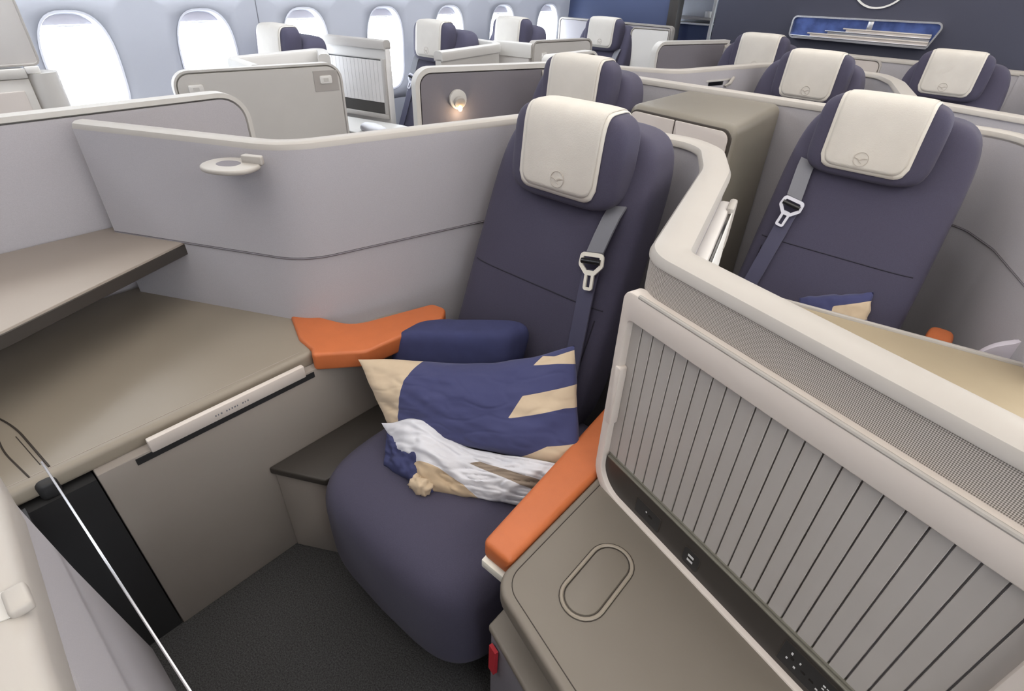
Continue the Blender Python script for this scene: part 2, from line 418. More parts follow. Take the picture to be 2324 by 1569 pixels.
def build_seat(name, label, s, loc, group, full=True):
    T = Thing(name, label, 'seat', (0, 0, 0), group)
    # seat pan: a deep rounded block with a waterfall front
    def xf(q):
        f = max(0.0, -q.y/0.36)
        return Vector((q.x*(1-0.05*f*f), q.y-0.02*math.cos(q.x*4), q.z))
    cx = 0.10 if s > 0 else 0.0
    T.part('seat_cushion', superell((cx, -0.215, 0.265), 0.315, 0.365, 0.205, 0.42, 0.36, 56, 30, xf), M['navy'])
    T.part('seat_base', box(cx-0.24, cx+0.24, -0.45, 0.2, 0.0, 0.20, 0.02, 2), M['black'])
    # backrest
    def xb(q):
        k = (q.z+0.43)/0.86
        return Vector((q.x*(1.02-0.07*k*k), q.y+SH*q.z, q.z))
    OX = -0.022*s
    br = T.part('backrest', superell((OX, 0.225, 0.80), 0.270, 0.085, 0.43, 0.32, 0.36, 64, 34, xb), M['navy'])
    def back_y(x, z):
        q = z-0.80; k = (q+0.43)/0.86; xx = (x-OX)/(1.02-0.07*k*k)
        v = max(0, 1-min(1, abs(q/0.43))**(2/0.32))**(0.32/0.36)-abs(xx/0.270)**(2/0.36)
        return 0.225+SH*q-0.085*max(v, 0)**(0.36/2)
    # stitched seams across and down the backrest
    def front_y(z): return 0.225-0.086+SH*(z-0.80)
    T.part('seam', sweep([(OX+x, back_y(OX+x, 0.80)-0.0002, 0.80) for x in [k*0.02 for k in range(-12, 13)]], circ(0.0018, 6), (0, 0, 1)), M['navy_seam'], br)
    T.part('seam', sweep([(s*0.205, back_y(s*0.205, z)-0.0002, z) for z in [0.50+0.03*k for k in range(10)]], circ(0.0018, 6), (1, 0, 0)), M['navy_seam'], br)
    # headrest with its cloth cover
    hr = T.part('headrest', superell(HC, HA, HB, HH, HE1, HE2, 48, 28, lambda q: Vector((q.x, q.y+HSH*q.z, q.z))), M['navy'])
    pts = []
    for k in range(48):
        t = 2*PI*k/48; pts.append(head_world(HA*0.93*spow(math.cos(t), 0.5), head_front(HA*0.93*spow(math.cos(t), 0.5), HH*0.9*spow(math.sin(t), 0.5), 0.002), HH*0.9*spow(math.sin(t), 0.5)))
    cv = T.part('headrest_cover', make_cover(0.004), M['cover_edge'])
    m = cv.modifiers.new('thick', 'SOLIDIFY'); m.thickness = 0.003
    inner = T.part('cover_panel', make_cover(0.0062, 0.010, -0.094, 0.0), M['cover'], cv)
    m = inner.modifiers.new('thick', 'SOLIDIFY'); m.thickness = 0.0015
    if full:
        # round emblem with a flying bird on the cloth
        ex, ez, R = 0.008*s, -0.052, 0.021
        ring = [head_world(ex+R*math.cos(2*PI*k/32), head_front(ex+R*math.cos(2*PI*k/32), ez+R*math.sin(2*PI*k/32), 0.0078), ez+R*math.sin(2*PI*k/32)) for k in range(32)]
        e1 = sweep(ring, circ(0.0009, 5), (0, -1, 0.0), closed_path=True)
        bird = [(-0.019, 0.003), (-0.010, -0.001), (-0.004, -0.006), (0.0, -0.0045), (0.004, -0.0005), (0.018, 0.0035), (0.008, 0.004), (0.002, 0.0025), (-0.003, -0.002), (-0.010, 0.0015)]
        e2 = bmesh.new()
        f = [head_world(ex+p, head_front(ex+p, ez+q, 0.0085), ez+q) for p, q in bird]
        add_hull(e2, f, [v+Vector((0, 0.003, 0)) for v in f])
        leg = [(-0.004, -0.0055), (-0.002, -0.0055), (0.006, -0.0125), (0.003, -0.0115)]
        f = [head_world(ex+p, head_front(ex+p, ez+q, 0.0085), ez+q) for p, q in leg]; add_hull(e2, f, [v+Vector((0, 0.003, 0)) for v in f])
        T.part('emblem', join(e1, e2), M['emblem'], cv, label='round printed emblem of a flying bird')
    # shoulder belt: upper webbing, metal tongue, lower webbing
    def on(x, z, d=0.0): return Vector((x, front_y(z)-d, z))
    bx = s*0.172
    wd = Vector((1, 0, 0.22*s)).normalized()
    T.part('belt_webbing', ribbon([on(bx-s*0.004, 1.06, 0.0), on(bx-s*0.006, 1.035, 0.014), on(bx-s*0.010, 0.995, 0.021), on(bx-s*0.014, 0.95, 0.026), on(bx-s*0.015, 0.938, 0.018)], wd, 0.052, 0.006), M['strap'])
    nrm = Vector((0, -1, SH)).normalized(); ux = Vector((1, 0, 0.20*s)).normalized(); uy = nrm.cross(ux)
    if uy.z < 0: uy = -uy
    c0 = on(bx-s*0.016, 0.925, 0.026)
    def pl(p, q, d=0): return c0+ux*p+uy*q+nrm*d
    mb = M['buckle'] if s > 0 else M['buckle_cool']
    outer = fillet([pl(-0.031, 0.018), pl(0.031, 0.018), pl(0.033, -0.010), pl(0.012, -0.032), pl(-0.012, -0.032), pl(-0.033, -0.010)], 0.008, 4, True)
    tang = fillet([pl(-0.0105, -0.028), pl(0.0105, -0.028), pl(0.0105, -0.074), pl(-0.0105, -0.074)], 0.004, 3, True)
    pr = [(-0.0055, -0.003), (0.0055, -0.003), (0.0055, 0.003), (-0.0055, 0.003)]
    bk = T.part('belt_tongue', join(sweep(outer, pr, nrm, True), sweep(tang, [(a*0.75, b) for a, b in pr], nrm, True)), mb)
    T.part('roller', sweep([pl(-0.03, 0.0, 0.002), pl(0.03, 0.0, 0.002)], circ(0.008, 10), uy), M['gloss_black'], bk)
    T.part('belt_webbing', ribbon([on(bx-s*0.016, 0.90, 0.012), on(bx-s*0.010, 0.84, 0.012), on(bx+s*0.002, 0.75, 0.01), on(bx+s*0.016, 0.64, 0.008), on(bx+s*0.03, 0.5, 0.004)], wd, 0.05, 0.005), M['strap_navy'])
    T.o.location = loc
    return T.o
def copy_tree(o, parent=None):
    c = o.copy(); COL.objects.link(c); c.parent = parent
    for ch in list(o.children): copy_tree(ch, c)
    return c
SEATS = 'navy business class seats'
seatR = build_seat('airline_seat', 'navy seat holding the printed pillow, flanked by both orange armrests', 1, (-0.845, 0.98, 0), SEATS)
seatL = build_seat('airline_seat', 'navy seat with a pale belt tongue beside the bronze two-door cabinet', -1, (-0.29, 1.85, 0), SEATS)
def put_seat(src, loc, label, rz=0):
    c = copy_tree(src); c.location = loc; c.rotation_euler = (0, 0, rz); c['label'] = label; return c
put_seat(seatR, (-1.43, 1.84, 0), 'navy seat right behind the pillow seat, beside the partition with the lit lamp')
put_seat(seatR, (-0.85, 3.10, 0), 'navy seat between the bronze cabinet row and the last centre row')
put_seat(seatR, (-1.43, 3.92, 0), 'navy seat of the last centre row beside the left aisle')
put_seat(seatL, (-0.34, 3.92, 0), 'navy seat of the last centre row below the magazine rack')
put_seat(seatL, (-3.17, 2.58, 0), 'navy window seat with a belt tongue beside the shuttered window cabinet')
put_seat(seatR, (-3.28, 1.50, 0), 'navy window seat peeking out behind the panel with two sign plates')
put_seat(seatR, (-3.20, 3.42, 0), 'bluish window seat between the curved white shell and the last window')
put_seat(seatR, (-2.88, 4.25, 0), 'navy seat in front of the blue bulkhead wall by the left aisle')

# ------------------------------------------------------------------ shells (partitions that wrap a seat)
TOP = 1.182
SA, SD = Vector((-0.380, 0.7756)), Vector((0.9551, -0.2962)); SN = Vector((0.2962, 0.9551))
P5 = SA+SN*0.042+SD*0.03
SHELL_A = [(-1.94, 0.405), (-1.365, 0.69), (-1.165, 1.49), (-0.60, 1.555), (-0.485, 1.33), tuple(P5), tuple(P5+SD*0.95)]
RA = [0, 0.16, 0.14, 0.14, 0.4, 0.055, 0]
def shell_a(dy, label, dx=0.0, shutter=True):
    path = [Vector((p[0]+dx, p[1]+dy)) for p in fillet(SHELL_A, RA, 8)]
    T = Thing('suite_shell', label, 'partition', (SHELL_A[3][0]+dx, SHELL_A[3][1]+dy, 0), 'seat shells')
    w = T.part('wall_panel', sweep(path, rect_profile(-0.03, 0.03, 0.0, TOP-0.015), asc=[0.8 if p.x < -1.1+dx else 1.0 for p in path]), M['partition'])
    T.part('top_cap', sweep(path, cap_profile(0.074, 0.021, TOP), asc=[0.74+0.26*min(1, max(0, (p.x-dx+1.2)/0.6)) for p in path]), M['cap'])
    left = [p for p in path if p.x < -0.9+dx]
    T.part('piping', sweep(left, circ(0.003, 6, -0.026, 0.862)), M['partition_dark'], w)
    T.part('upper_padding', sweep(left, rect_profile(-0.0275, -0.02, 0.866, TOP-0.018)), M['partition'], w)
    return T, path
shA, pathA = shell_a(0, 'grey shell with off-white cap around the pillow seat, slatted shutter on its arm')
# --- slatted shutter unit on the shell's front arm
def sp(s, z, d=0.0):                                     # d: in front of the face plane, towards the side table
    q = SA+SD*s-SN*d; return Vector((q.x, q.y, z))
def sbox(s0, s1, z0, z1, d0, d1, bev=0.0, seg=2):
    bm = bmesh.new(); add_hull(bm, [sp(s0, z0, d0), sp(s1, z0, d0), sp(s1, z1, d0), sp(s0, z1, d0)], [sp(s0, z0, d1), sp(s1, z0, d1), sp(s1, z1, d1), sp(s0, z1, d1)])
    bmesh.ops.recalc_face_normals(bm, faces=bm.faces[:]); bevel_all(bm, bev, seg); return bm
def sround(s0, s1, z0, z1, d0, d1, r, bev=0.0):
    ring = fillet([sp(s0, z0), sp(s1, z0), sp(s1, z1), sp(s0, z1)], r, 4, True); nn = Vector((-SN.x, -SN.y, 0))
    bm = bmesh.new(); add_hull(bm, [q+nn*d0 for q in ring], [q+nn*d1 for q in ring])
    bmesh.ops.recalc_face_normals(bm, faces=bm.faces[:]); bevel_all(bm, bev, 2); return bm
SEND = 0.90
arm = [v for v in pathA if v.y < P5.y+0.11 and v.x > -0.42]
shA.part('mesh_band', sweep(arm, rect_profile(-0.034, -0.028, 1.098, TOP-0.018), uvs=True), M['mesh'], label='woven grey mesh band under the cap')
# frame: one ring with the corner rounded at the seat side
out = fillet([sp(-0.006, 0.598), sp(SEND, 0.598), sp(SEND, 1.104), sp(-0.006, 1.104)], [0.075, 0.01, 0.01, 0.02], 8, True)
inn = fillet([sp(0.014, 0.622), sp(0.650, 0.622), sp(0.650, 1.050), sp(0.014, 1.050)], [0.06, 0.01, 0.012, 0.01], 8, True)
bm = bmesh.new(); n = len(out)
nn = Vector((-SN.x, -SN.y, 0))
rr = []
for ring, d in ((out, -0.02), (out, 0.012), (inn, 0.012), (inn, -0.02)): rr.append([bm.verts.new(q+nn*d) for q in ring])
for a in range(4):
    for i in range(n): bm.faces.new((rr[a][i], rr[a][(i+1) % n], rr[(a+1) % 4][(i+1) % n], rr[(a+1) % 4][i]))
bmesh.ops.recalc_face_normals(bm, faces=bm.faces[:])
bevel_all(bm, 0.004, 2, 40)
fr = shA.part('shutter_frame', bm, M['shutterframe'])
shA.part('frame_lip', sweep([sp(s, 1.1035, 0.009) for s in (0.03, SEND)], circ(0.004, 8)), M['cap'], fr)
SL0, SLP = 0.0118, 0.0268
for i in range(24):
    s0 = SL0+i*SLP
    if s0 > 0.645: break
    shA.part('slat', sbox(s0+0.0010, min(s0+SLP-0.0014, 0.652), 0.712, 1.056, -0.012, -0.004, 0.0006, 1), M['slat'], fr)
shA.part('shutter_back', sbox(0.0, 0.66, 0.62, 1.06, -0.03, -0.0125), M['black'], fr)
shA.part('shutter_ledge', join(sbox(0.02, 0.652, 0.704, 0.7085, -0.01, 0.004, 0.001, 1), sbox(0.02, 0.652, 0.7105, 0.713, -0.01, -0.001)), M['ledge'], fr)
shA.part('shutter_pull', sround(0.006, 0.022, 0.80, 0.945, -0.004, 0.016, 0.005, 0.003), M['shutterframe'], fr)
stp = shA.part('socket_strip', sround(0.012, 0.652, 0.620, 0.704, -0.012, 0.0, 0.012), M['strip'])
def rim(s0, s1, z0, z1, r): return sweep(fillet([sp(s0, z0, 0.0005), sp(s1, z0, 0.0005), sp(s1, z1, 0.0005), sp(s0, z1, 0.0005)], r, 4, True), circ(0.0009, 5), nn, True)
for (a, b, c, d, r) in ((0.118, 0.186, 0.634, 0.675, 0.004), (0.250, 0.288, 0.632, 0.676, 0.009), (0.462, 0.560, 0.634, 0.690, 0.003)):
    k = shA.part('socket_plate', sround(a, b, c, d, -0.001, 0.0008, r), M['black'], stp)
    shA.part('socket_rim', rim(a, b, c, d, r), M['seam'], stp)
# buttons, USB marks and pin holes
bmk = join(sbox(0.147, 0.150, 0.657, 0.660, 0, 0.0016), sbox(0.262, 0.275, 0.6575, 0.6625, 0, 0.0016), sbox(0.262, 0.275, 0.6455, 0.6505, 0, 0.0016),
           sbox(0.478, 0.481, 0.671, 0.676, 0, 0.0016), sbox(0.494, 0.4965, 0.667, 0.671, 0, 0.0016), sbox(0.474, 0.477, 0.653, 0.657, 0, 0.0016), sbox(0.489, 0.4925, 0.648, 0.652, 0, 0.0016),
           sbox(0.533, 0.537, 0.671, 0.674, 0, 0.0016), sbox(0.539, 0.546, 0.672, 0.6735, 0, 0.0016), sbox(0.533, 0.537, 0.664, 0.666, 0, 0.0016), sbox(0.527, 0.531, 0.650, 0.653, 0, 0.0016))
shA.part('socket_marks', bmk, M['print'], stp, smooth=False)['kind'] = 'stuff'
hol = join(sround(0.500, 0.508, 0.655, 0.659, 0, 0.0012, 0.0015), sround(0.514, 0.522, 0.655, 0.659, 0, 0.0012, 0.0015), sround(0.480, 0.486, 0.660, 0.666, 0, 0.0012, 0.002), sround(0.264, 0.2735, 0.651, 0.656, 0, 0.0012, 0.001), sround(0.155, 0.165, 0.652, 0.658, 0, 0.0012, 0.002))
shA.part('socket_holes', hol, M['gloss_black'], stp)
# screen and latch on the outer side of the right arm
ua = (Vector(SHELL_A[4])-P5).normalized(); na = Vector((ua.y, -ua.x))
def ap(s, z, d): q = P5+ua*s+na*d; return (q.x, q.y, z)
def abox(s0, s1, z0, z1, d0, d1, bev=0.0):
    bm = bmesh.new(); add_hull(bm, [ap(s0, z0, d0), ap(s1, z0, d0), ap(s1, z1, d0), ap(s0, z1, d0)], [ap(s0, z0, d1), ap(s1, z0, d1), ap(s1, z1, d1), ap(s0, z1, d1)])
    bmesh.ops.recalc_face_normals(bm, faces=bm.faces[:]); bevel_all(bm, bev, 2); return bm
shA.part('arm_panel', abox(0.05, 0.50, 0.30, 1.12, 0.028, 0.056, 0.008), M['shellwhite'])
scr = shA.part('screen', abox(0.04, 0.47, 0.78, 1.112, 0.056, 0.063, 0.002), M['gloss_black'])
shA.part('screen_edge', abox(0.038, 0.472, 0.776, 1.115, 0.063, 0.0655, 0.0008), M['plate'], scr)
shA.part('latch', abox(0.43, 0.51, 1.02, 1.125, 0.05, 0.068, 0.006), M['cap'])

shC, pathC = shell_a(2.15, 'grey shell around the single centre seat behind the bronze cabinet', 0.0)
SHELL_B = [(-1.80, 2.28), (-1.70, 2.47), (0.04, 2.47), (0.16, 2.28), (0.36, 1.72)]
def shell_b(dy, label, dark=True):
    path = [Vector((p[0], p[1]+dy)) for p in fillet(SHELL_B, [0, 0.14, 0.16, 0.2, 0], 8)]
    T = Thing('suite_shell', label, 'partition', (CX, 2.47+dy, 0), 'seat shells')
    w = T.part('wall_panel', sweep(path, rect_profile(-0.027, 0.027, 0.0, TOP-0.015)), M['partition'])
    T.part('top_cap', sweep(path, cap_profile(0.062, 0.024, TOP)), M['cap'])
    right = [p for p in path if p.x > -0.3]
    T.part('piping', sweep(right, circ(0.003, 6, -0.029, 0.862)), M['partition_dark'], w)
    T.part('upper_padding', sweep(right, rect_profile(-0.031, -0.025, 0.866, TOP-0.018)), M['partition'], w)
    vpanel(T, (-2.02, 1.70+dy), (-1.795, 2.30+dy), 0.0, TOP, 0.05, 0.0, M['partition_dark'], M['cap_grey'], 0.05, 0.026, 0.053)
    return T
shB = shell_b(0, 'shell wall behind the bronze cabinet, its left end carrying the lit lamp')
shD = shell_b(2.15, 'last centre shell wall standing in front of the magazine rack bulkhead')
# small latch and slot on the third shell, dividing panel of the last row
t = Thing('divider_panel', 'small beige divider panel between the two seats of the last centre row', 'partition', (-0.87, 4.3, 0))
vpanel(t, (-0.98, 4.25), (-0.72, 4.25), 0.3, 1.185, 0.03, 0.03, M['door'], M['cap'], 0.03, 0.012, 0.034)
t = Thing('shell_handle', 'white pull handle beside a dark slot on the third shell', 'handle', (-1.28, 3.17, 1.1))
def hs(y, d, z): return (-1.365+(y-2.84)*0.25+0.970*d, y-0.2425*d, z)
bm = bmesh.new(); add_hull(bm, [hs(3.08, 0.02, 1.094), hs(3.20, 0.02, 1.094), hs(3.20, 0.02, 1.112), hs(3.08, 0.02, 1.112)], [hs(3.08, 0.030, 1.094), hs(3.20, 0.030, 1.094), hs(3.20, 0.030, 1.112), hs(3.08, 0.030, 1.112)])
t.part('slot', bm, M['gloss_black'])
t.part('handle', sweep(fillet([hs(3.215, 0.035, 1.085), hs(3.23, 0.05, 1.10), hs(3.255, 0.05, 1.13)], 0.02, 4), circ(0.009, 8), (0.97, -0.24, 0)), M['cap'])
t.part('mount', sweep([hs(3.06, 0.026, 1.118), hs(3.27, 0.026, 1.118)], [(-0.004, -0.004), (0.004, -0.004), (0.004, 0.004), (-0.004, 0.004)]), M['cap_grey'])

# ------------------------------------------------------------------ reading lamps
t = Thing('reading_lamp', 'white oval reading lamp jutting out under the off-white cap', 'lamp', (-1.43, 0.61, 1.13), 'reading lamps')
cdir = Vector((SHELL_A[1][0]-SHELL_A[0][0], SHELL_A[1][1]-SHELL_A[0][1])).normalized(); cn = Vector((cdir.y, -cdir.x))
base = Vector((-1.433, 0.612))
def lp(s, d, z): q = base+cdir*s+cn*d; return (q.x, q.y, z)
ov = [lp(0.072*spow(math.cos(2*PI*k/36), 0.9), 0.052+0.058*spow(math.sin(2*PI*k/36), 0.85), 0) for k in range(36)]
t.part('lamp_body', prism([(x, y) for x, y, z in ov], 1.130, 1.142, 0.005, 3), M['cap'])
t.part('tab', prism([lp(0.02, 0.012, 0)[:2], lp(0.07, 0.012, 0)[:2], lp(0.075, 0.03, 0)[:2], lp(0.015, 0.03, 0)[:2]], 1.138, 1.160, 0.004, 3), M['cap'])
t.part('recess', prism([(x*0.42+lp(-0.01, 0.05, 0)[0]*0.58, y*0.42+lp(-0.01, 0.05, 0)[1]*0.58) for x, y, z in ov], 1.140, 1.1425, 0.001, 1), M['partition_dark'])
t.part('wall_mount', prism([lp(-0.02, -0.06, 0)[:2], lp(0.03, -0.06, 0)[:2], lp(0.03, 0.03, 0)[:2], lp(-0.02, 0.03, 0)[:2]], 1.128, 1.14, 0.003, 2), M['cap'])
pd = (Vector((-1.795, 2.30))-Vector((-2.02, 1.70))).normalized(); pn = Vector((pd.y, -pd.x))
lb = Vector((-2.02, 1.70))+pd*0.17+pn*0.025
t = Thing('reading_lamp', 'round grey reading lamp with a glowing bulb on the dark partition', 'lamp', (lb.x, lb.y, 1.07), 'reading lamps')
def disc(c, nrm, r, h, n=24):
    nrm = Vector(nrm).normalized(); a = nrm.cross(Vector((0, 0, 1))); a = a.normalized() if a.length > 1e-3 else Vector((1, 0, 0)); b = nrm.cross(a)
    ring = [Vector(c)+a*r*math.cos(2*PI*k/n)+b*r*math.sin(2*PI*k/n) for k in range(n)]
    bm = bmesh.new(); add_hull(bm, ring, [q+nrm*h for q in ring]); bmesh.ops.recalc_face_normals(bm, faces=bm.faces[:]); return bm
n3 = Vector((pn.x, pn.y, 0)); c3 = Vector((lb.x, lb.y, 1.075))
bm = disc(c3, n3, 0.042, 0.02); bevel_all(bm, 0.004, 2); t.part('lamp_ring', bm, M['cap_grey'])
bm = disc(c3+n3*0.02+Vector((0, 0, -0.006)), n3+Vector((0, 0, -0.35)), 0.026, 0.02); bevel_all(bm, 0.004, 2); t.part('lamp_head', bm, M['slat'])
t.part('bulb', superell(c3+n3*0.036+Vector((0, 0, -0.034)), 0.010, 0.010, 0.013, 1, 1, 14, 10), M['lampglow'])
bl = bpy.data.lights.new('reading_bulb', 'POINT'); bl.energy = 0.25; bl.color = (1, 0.75, 0.5); bl.shadow_soft_size = 0.01
blo = bpy.data.objects.new('reading_bulb', bl); COL.objects.link(blo); blo.location = c3+n3*0.045+Vector((0, 0, -0.06))

# ------------------------------------------------------------------ aisle partition at the left of the pillow seat
t = Thing('aisle_partition', 'pale grey straight aisle partition with rounded end above the side shelf', 'partition', (-2.005, 0.3, 0))
vpanel(t, (-2.005, -1.2), (-2.005, 0.885), 0.0, TOP, 0.0, 0.075, M['partition'], M['cap_grey'], 0.05, 0.020, 0.053)
single('corner_ledge', prism([(-1.975, 0.47), (-1.975, 0.86), (-1.42, 0.76), (-1.93, 0.48)], 0.98, 1.02, 0.005, 2), M['taupe_panel'], 'taupe corner ledge between the aisle partition and the shell', 'ledge')

# ------------------------------------------------------------------ side console at the left of the pillow seat
t = Thing('side_console', 'taupe side console with broad table top beside the pillow seat', 'console', (-1.6, 0.2, 0))
ctop = [(-1.225, -0.75), (-1.225, 0.585), (-1.47, 0.655), (-1.915, 0.440), (-1.975, 0.41), (-1.975, -0.75)]
bm = prism(ctop, 0.606, 0.652, 0.014, 4)
tp = t.part('table_top', bm, M['taupe'])
ins = [(-1.247, -0.74), (-1.247, 0.555)]
t.part('edge_seam', sweep([(x, y, 0.6521) for x, y in ins], circ(0.0012, 5)), M['shelf'], tp)
t.part('body_panel', prism([(-1.20, 0.025), (-1.20, 0.80), (-1.26, 0.95), (-1.97, 0.40), (-1.97, 0.025)], 0.0, 0.612, 0.004, 2), M['taupe_panel'])
t.part('handle_recess', prism([(-1.198, 0.10), (-1.198, 0.56), (-1.24, 0.56), (-1.24, 0.10)], 0.588, 0.606), M['black'])
hd = t.part('drawer_pull', box(-1.212, -1.196, 0.135, 0.535, 0.603, 0.640, 0.003, 2), M['shutterframe'], label='pale grip strip with small lettering')
# small illegible lettering on the strip
mk = []
yy = 0.285
for i, wlen in enumerate((0.004, 0.003, 0.005, 0.0, 0.004, 0.003, 0.004, 0.005, 0.003, 0.0, 0.005, 0.003, 0.004)):
    if wlen: mk.append(box(-1.1965, -1.1955, yy, yy+wlen*0.8, 0.618, 0.618+0.0045))
    yy += max(wlen, 0.006)*1.15
t.part('lettering', join(*mk), M['strap'], hd, smooth=False)
# front section of the console, split by a curved joint
t2 = t
cur = fillet([(-1.60, -0.10, 0.6525), (-1.46, -0.052, 0.6525), (-1.25, -0.034, 0.6525)], 0.5, 10)
t2.part('joint', sweep(cur, circ(0.0022, 6)), M['seam'])
t2.part('joint', sweep(fillet([(-1.47, -0.085, 0.6525), (-1.37, -0.088, 0.6525), (-1.245, -0.070, 0.6525)], 0.4, 8), circ(0.0018, 6)), M['seam'])
t2.part('joint', sweep([(-1.41, -0.058, 0.6522), (-1.27, -0.045, 0.6522)], circ(0.0010, 6)), M['seam'])
t2.part('edge_block', box(-1.262, -1.212, -0.072, -0.034, 0.596, 0.646, 0.012, 3), M['black'])
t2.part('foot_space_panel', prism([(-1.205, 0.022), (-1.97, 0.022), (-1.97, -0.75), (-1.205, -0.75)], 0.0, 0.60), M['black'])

# shelf above the console, against the aisle partition
t = Thing('side_shelf', 'taupe side shelf wedged above the console against the pale aisle partition', 'shelf', (-1.8, 0.2, 0.83))
spoly = [(-1.975, -0.5), (-1.34, -0.5), (-1.50, 0.02), (-1.715, 0.505), (-1.975, 0.405)]
t.part('board', prism(spoly, 0.840, 0.862, 0.003, 2), M['shelf'])
t.part('edge_band', prism([(-1.338, -0.5), (-1.498, 0.02), (-1.713, 0.505), (-1.74, 0.494), (-1.52, 0.02), (-1.36, -0.5)], 0.822, 0.8555, 0.002, 1), M['taupe_dark'])

# ------------------------------------------------------------------ armrests, box beside the seat
arm_poly = fillet([(-1.475, 0.652), (-1.25, 0.735), (-1.175, 0.99), (-1.12, 1.0), (-1.085, 0.955), (-1.105, 0.68), (-1.20, 0.565), (-1.232, 0.582), (-1.30, 0.585)], [0.01, 0.10, 0.02, 0.03, 0.02, 0.05, 0.012, 0.012, 0.05], 5, True)
single('armrest', prism([(p.x, p.y) for p in arm_poly], 0.605, 0.662, 0.012, 4), M['orange'], 'angled orange leather armrest adjoining the taupe console top', 'armrest', 'orange armrests')
t = Thing('armrest', 'straight orange leather armrest beside the cup recess table', 'armrest', (-0.42, 0.7, 0.5), 'orange armrests')
t.part('pad', prism([(-0.455, 0.475), (-0.383, 0.475), (-0.383, 1.0), (-0.50, 1.0)], 0.572, 0.626, 0.013, 4), M['orange'])
t.part('underframe', prism([(-0.452, 0.468), (-0.386, 0.468), (-0.386, 0.98), (-0.485, 0.98)], 0.548, 0.572, 0.003, 2), M['buckle'])
t.part('support', box(-0.47, -0.392, 0.60, 0.95, 0.0, 0.55), M['black'])
t = Thing('storage_box', 'low grey box with dark lid between the console and the seat cushion', 'box', (-1.12, 0.6, 0))
t.part('body', prism([(-1.198, 0.378), (-1.06, 0.455), (-1.06, 0.96), (-1.198, 0.96)], 0.0, 0.342, 0.003, 1), M['taupe_panel'])
t.part('lid', prism([(-1.199, 0.366), (-1.04, 0.448), (-1.035, 0.48), (-1.06, 0.96), (-1.199, 0.96)], 0.342, 0.368, 0.006, 3), M['taupe_dark'])

# ------------------------------------------------------------------ side table in front of the shutter
t = Thing('side_table', 'taupe side table with oval cup recess in front of the slatted shutter', 'table', (-0.1, 0.55, 0))
f0 = Vector((-0.292, 0.400)); f1 = f0+SD*0.83
b0 = SA+SD*0.0-SN*0.004; b1 = SA+SD*0.92-SN*0.004
tpoly = fillet([(-0.382, 0.86), (-0.382, 0.428), tuple(f1), tuple(b1), (b0.x+0.02, b0.y-0.004)], [0, 0.055, 0, 0, 0], 8, True)
tp = t.part('table_top', prism([(p.x, p.y) for p in tpoly], 0.574, 0.618, 0.017, 5), M['table'])
seamp = fillet([(-0.364, 0.80), (-0.364, 0.442), (f0.x+0.03+SD.x*0.72, f0.y+0.014+SD.y*0.72)], [0, 0.05, 0], 8)
t.part('edge_seam', sweep([(p.x, p.y, 0.6182) for p in seamp], circ(0.0010, 5)), M['seam'], tp)
def stadium(cx, cy, hx, hy, n=14):
    out = []
    for k in range(n+1): a = PI*k/n; out.append((cx+hx*math.cos(a), cy+hy-hx+hx*math.sin(a)))
    for k in range(n+1): a = PI+PI*k/n; out.append((cx+hx*math.cos(a), cy-hy+hx+hx*math.sin(a)))
    return out
cup = t.part('cup_lid', prism(stadium(-0.239, 0.562, 0.034, 0.080), 0.612, 0.6200, 0.0015, 2), M['table'])
t.part('cup_rim', sweep([(x, y, 0.6185) for x, y in stadium(-0.239, 0.562, 0.0405, 0.0865)], [(-0.0035, -0.004), (0.0035, -0.004), (0.0035, 0.001), (0.0015, 0.0028), (-0.0015, 0.0028), (-0.0035, 0.001)], closed_path=True), M['taupe'], cup)
t.part('cup_groove', sweep([(x, y, 0.6183) for x, y in stadium(-0.239, 0.562, 0.0360, 0.0820)], circ(0.0013, 5), closed_path=True), M['seam'], cup)
t.part('cup_groove', sweep([(x, y, 0.6183) for x, y in stadium(-0.239, 0.562, 0.0450, 0.0910)], circ(0.0009, 5), closed_path=True), M['seam'], cup)
g0 = f0+SN*0.05
body = [(-0.36, 0.80), (-0.36, 0.485), (g0.x, g0.y+0.02), tuple(g0+SD*0.80), tuple(SA+SD*0.88)]
t.part('body_panel', prism(body, 0.0, 0.576), M['taupe_panel'])
t = Thing('life_vest_box', 'low taupe compartment with a red pull tag under the side table', 'box', (-0.3, 0.5, 0))
h0 = Vector((-0.385, 0.418)); h1 = h0+SD*0.6
hb = [tuple(h0), tuple(h1), tuple(h1+SN*0.08), (-0.385, 0.60)]
t.part('cover', prism(hb, 0.455, 0.475, 0.006, 3), M['table'])
t.part('body', prism([(h0.x+0.004, h0.y+0.006), tuple(h1+SN*0.008), tuple(h1+SN*0.08), (-0.381, 0.60)], 0.0, 0.456), M['partition_dark'])
def hp(s, z, d): q = h0+SD*s-SN*d; return (q.x, q.y, z)
bm = bmesh.new(); add_hull(bm, [hp(0.012, 0.33, -0.004), hp(0.034, 0.335, -0.004), hp(0.036, 0.425, -0.004), hp(0.012, 0.42, -0.004)], [hp(0.014, 0.33, 0.006), hp(0.034, 0.335, 0.006), hp(0.036, 0.425, 0.004), hp(0.012, 0.42, 0.004)])
t.part('pull_tag', bm, M['red'], label='red fabric pull tag')

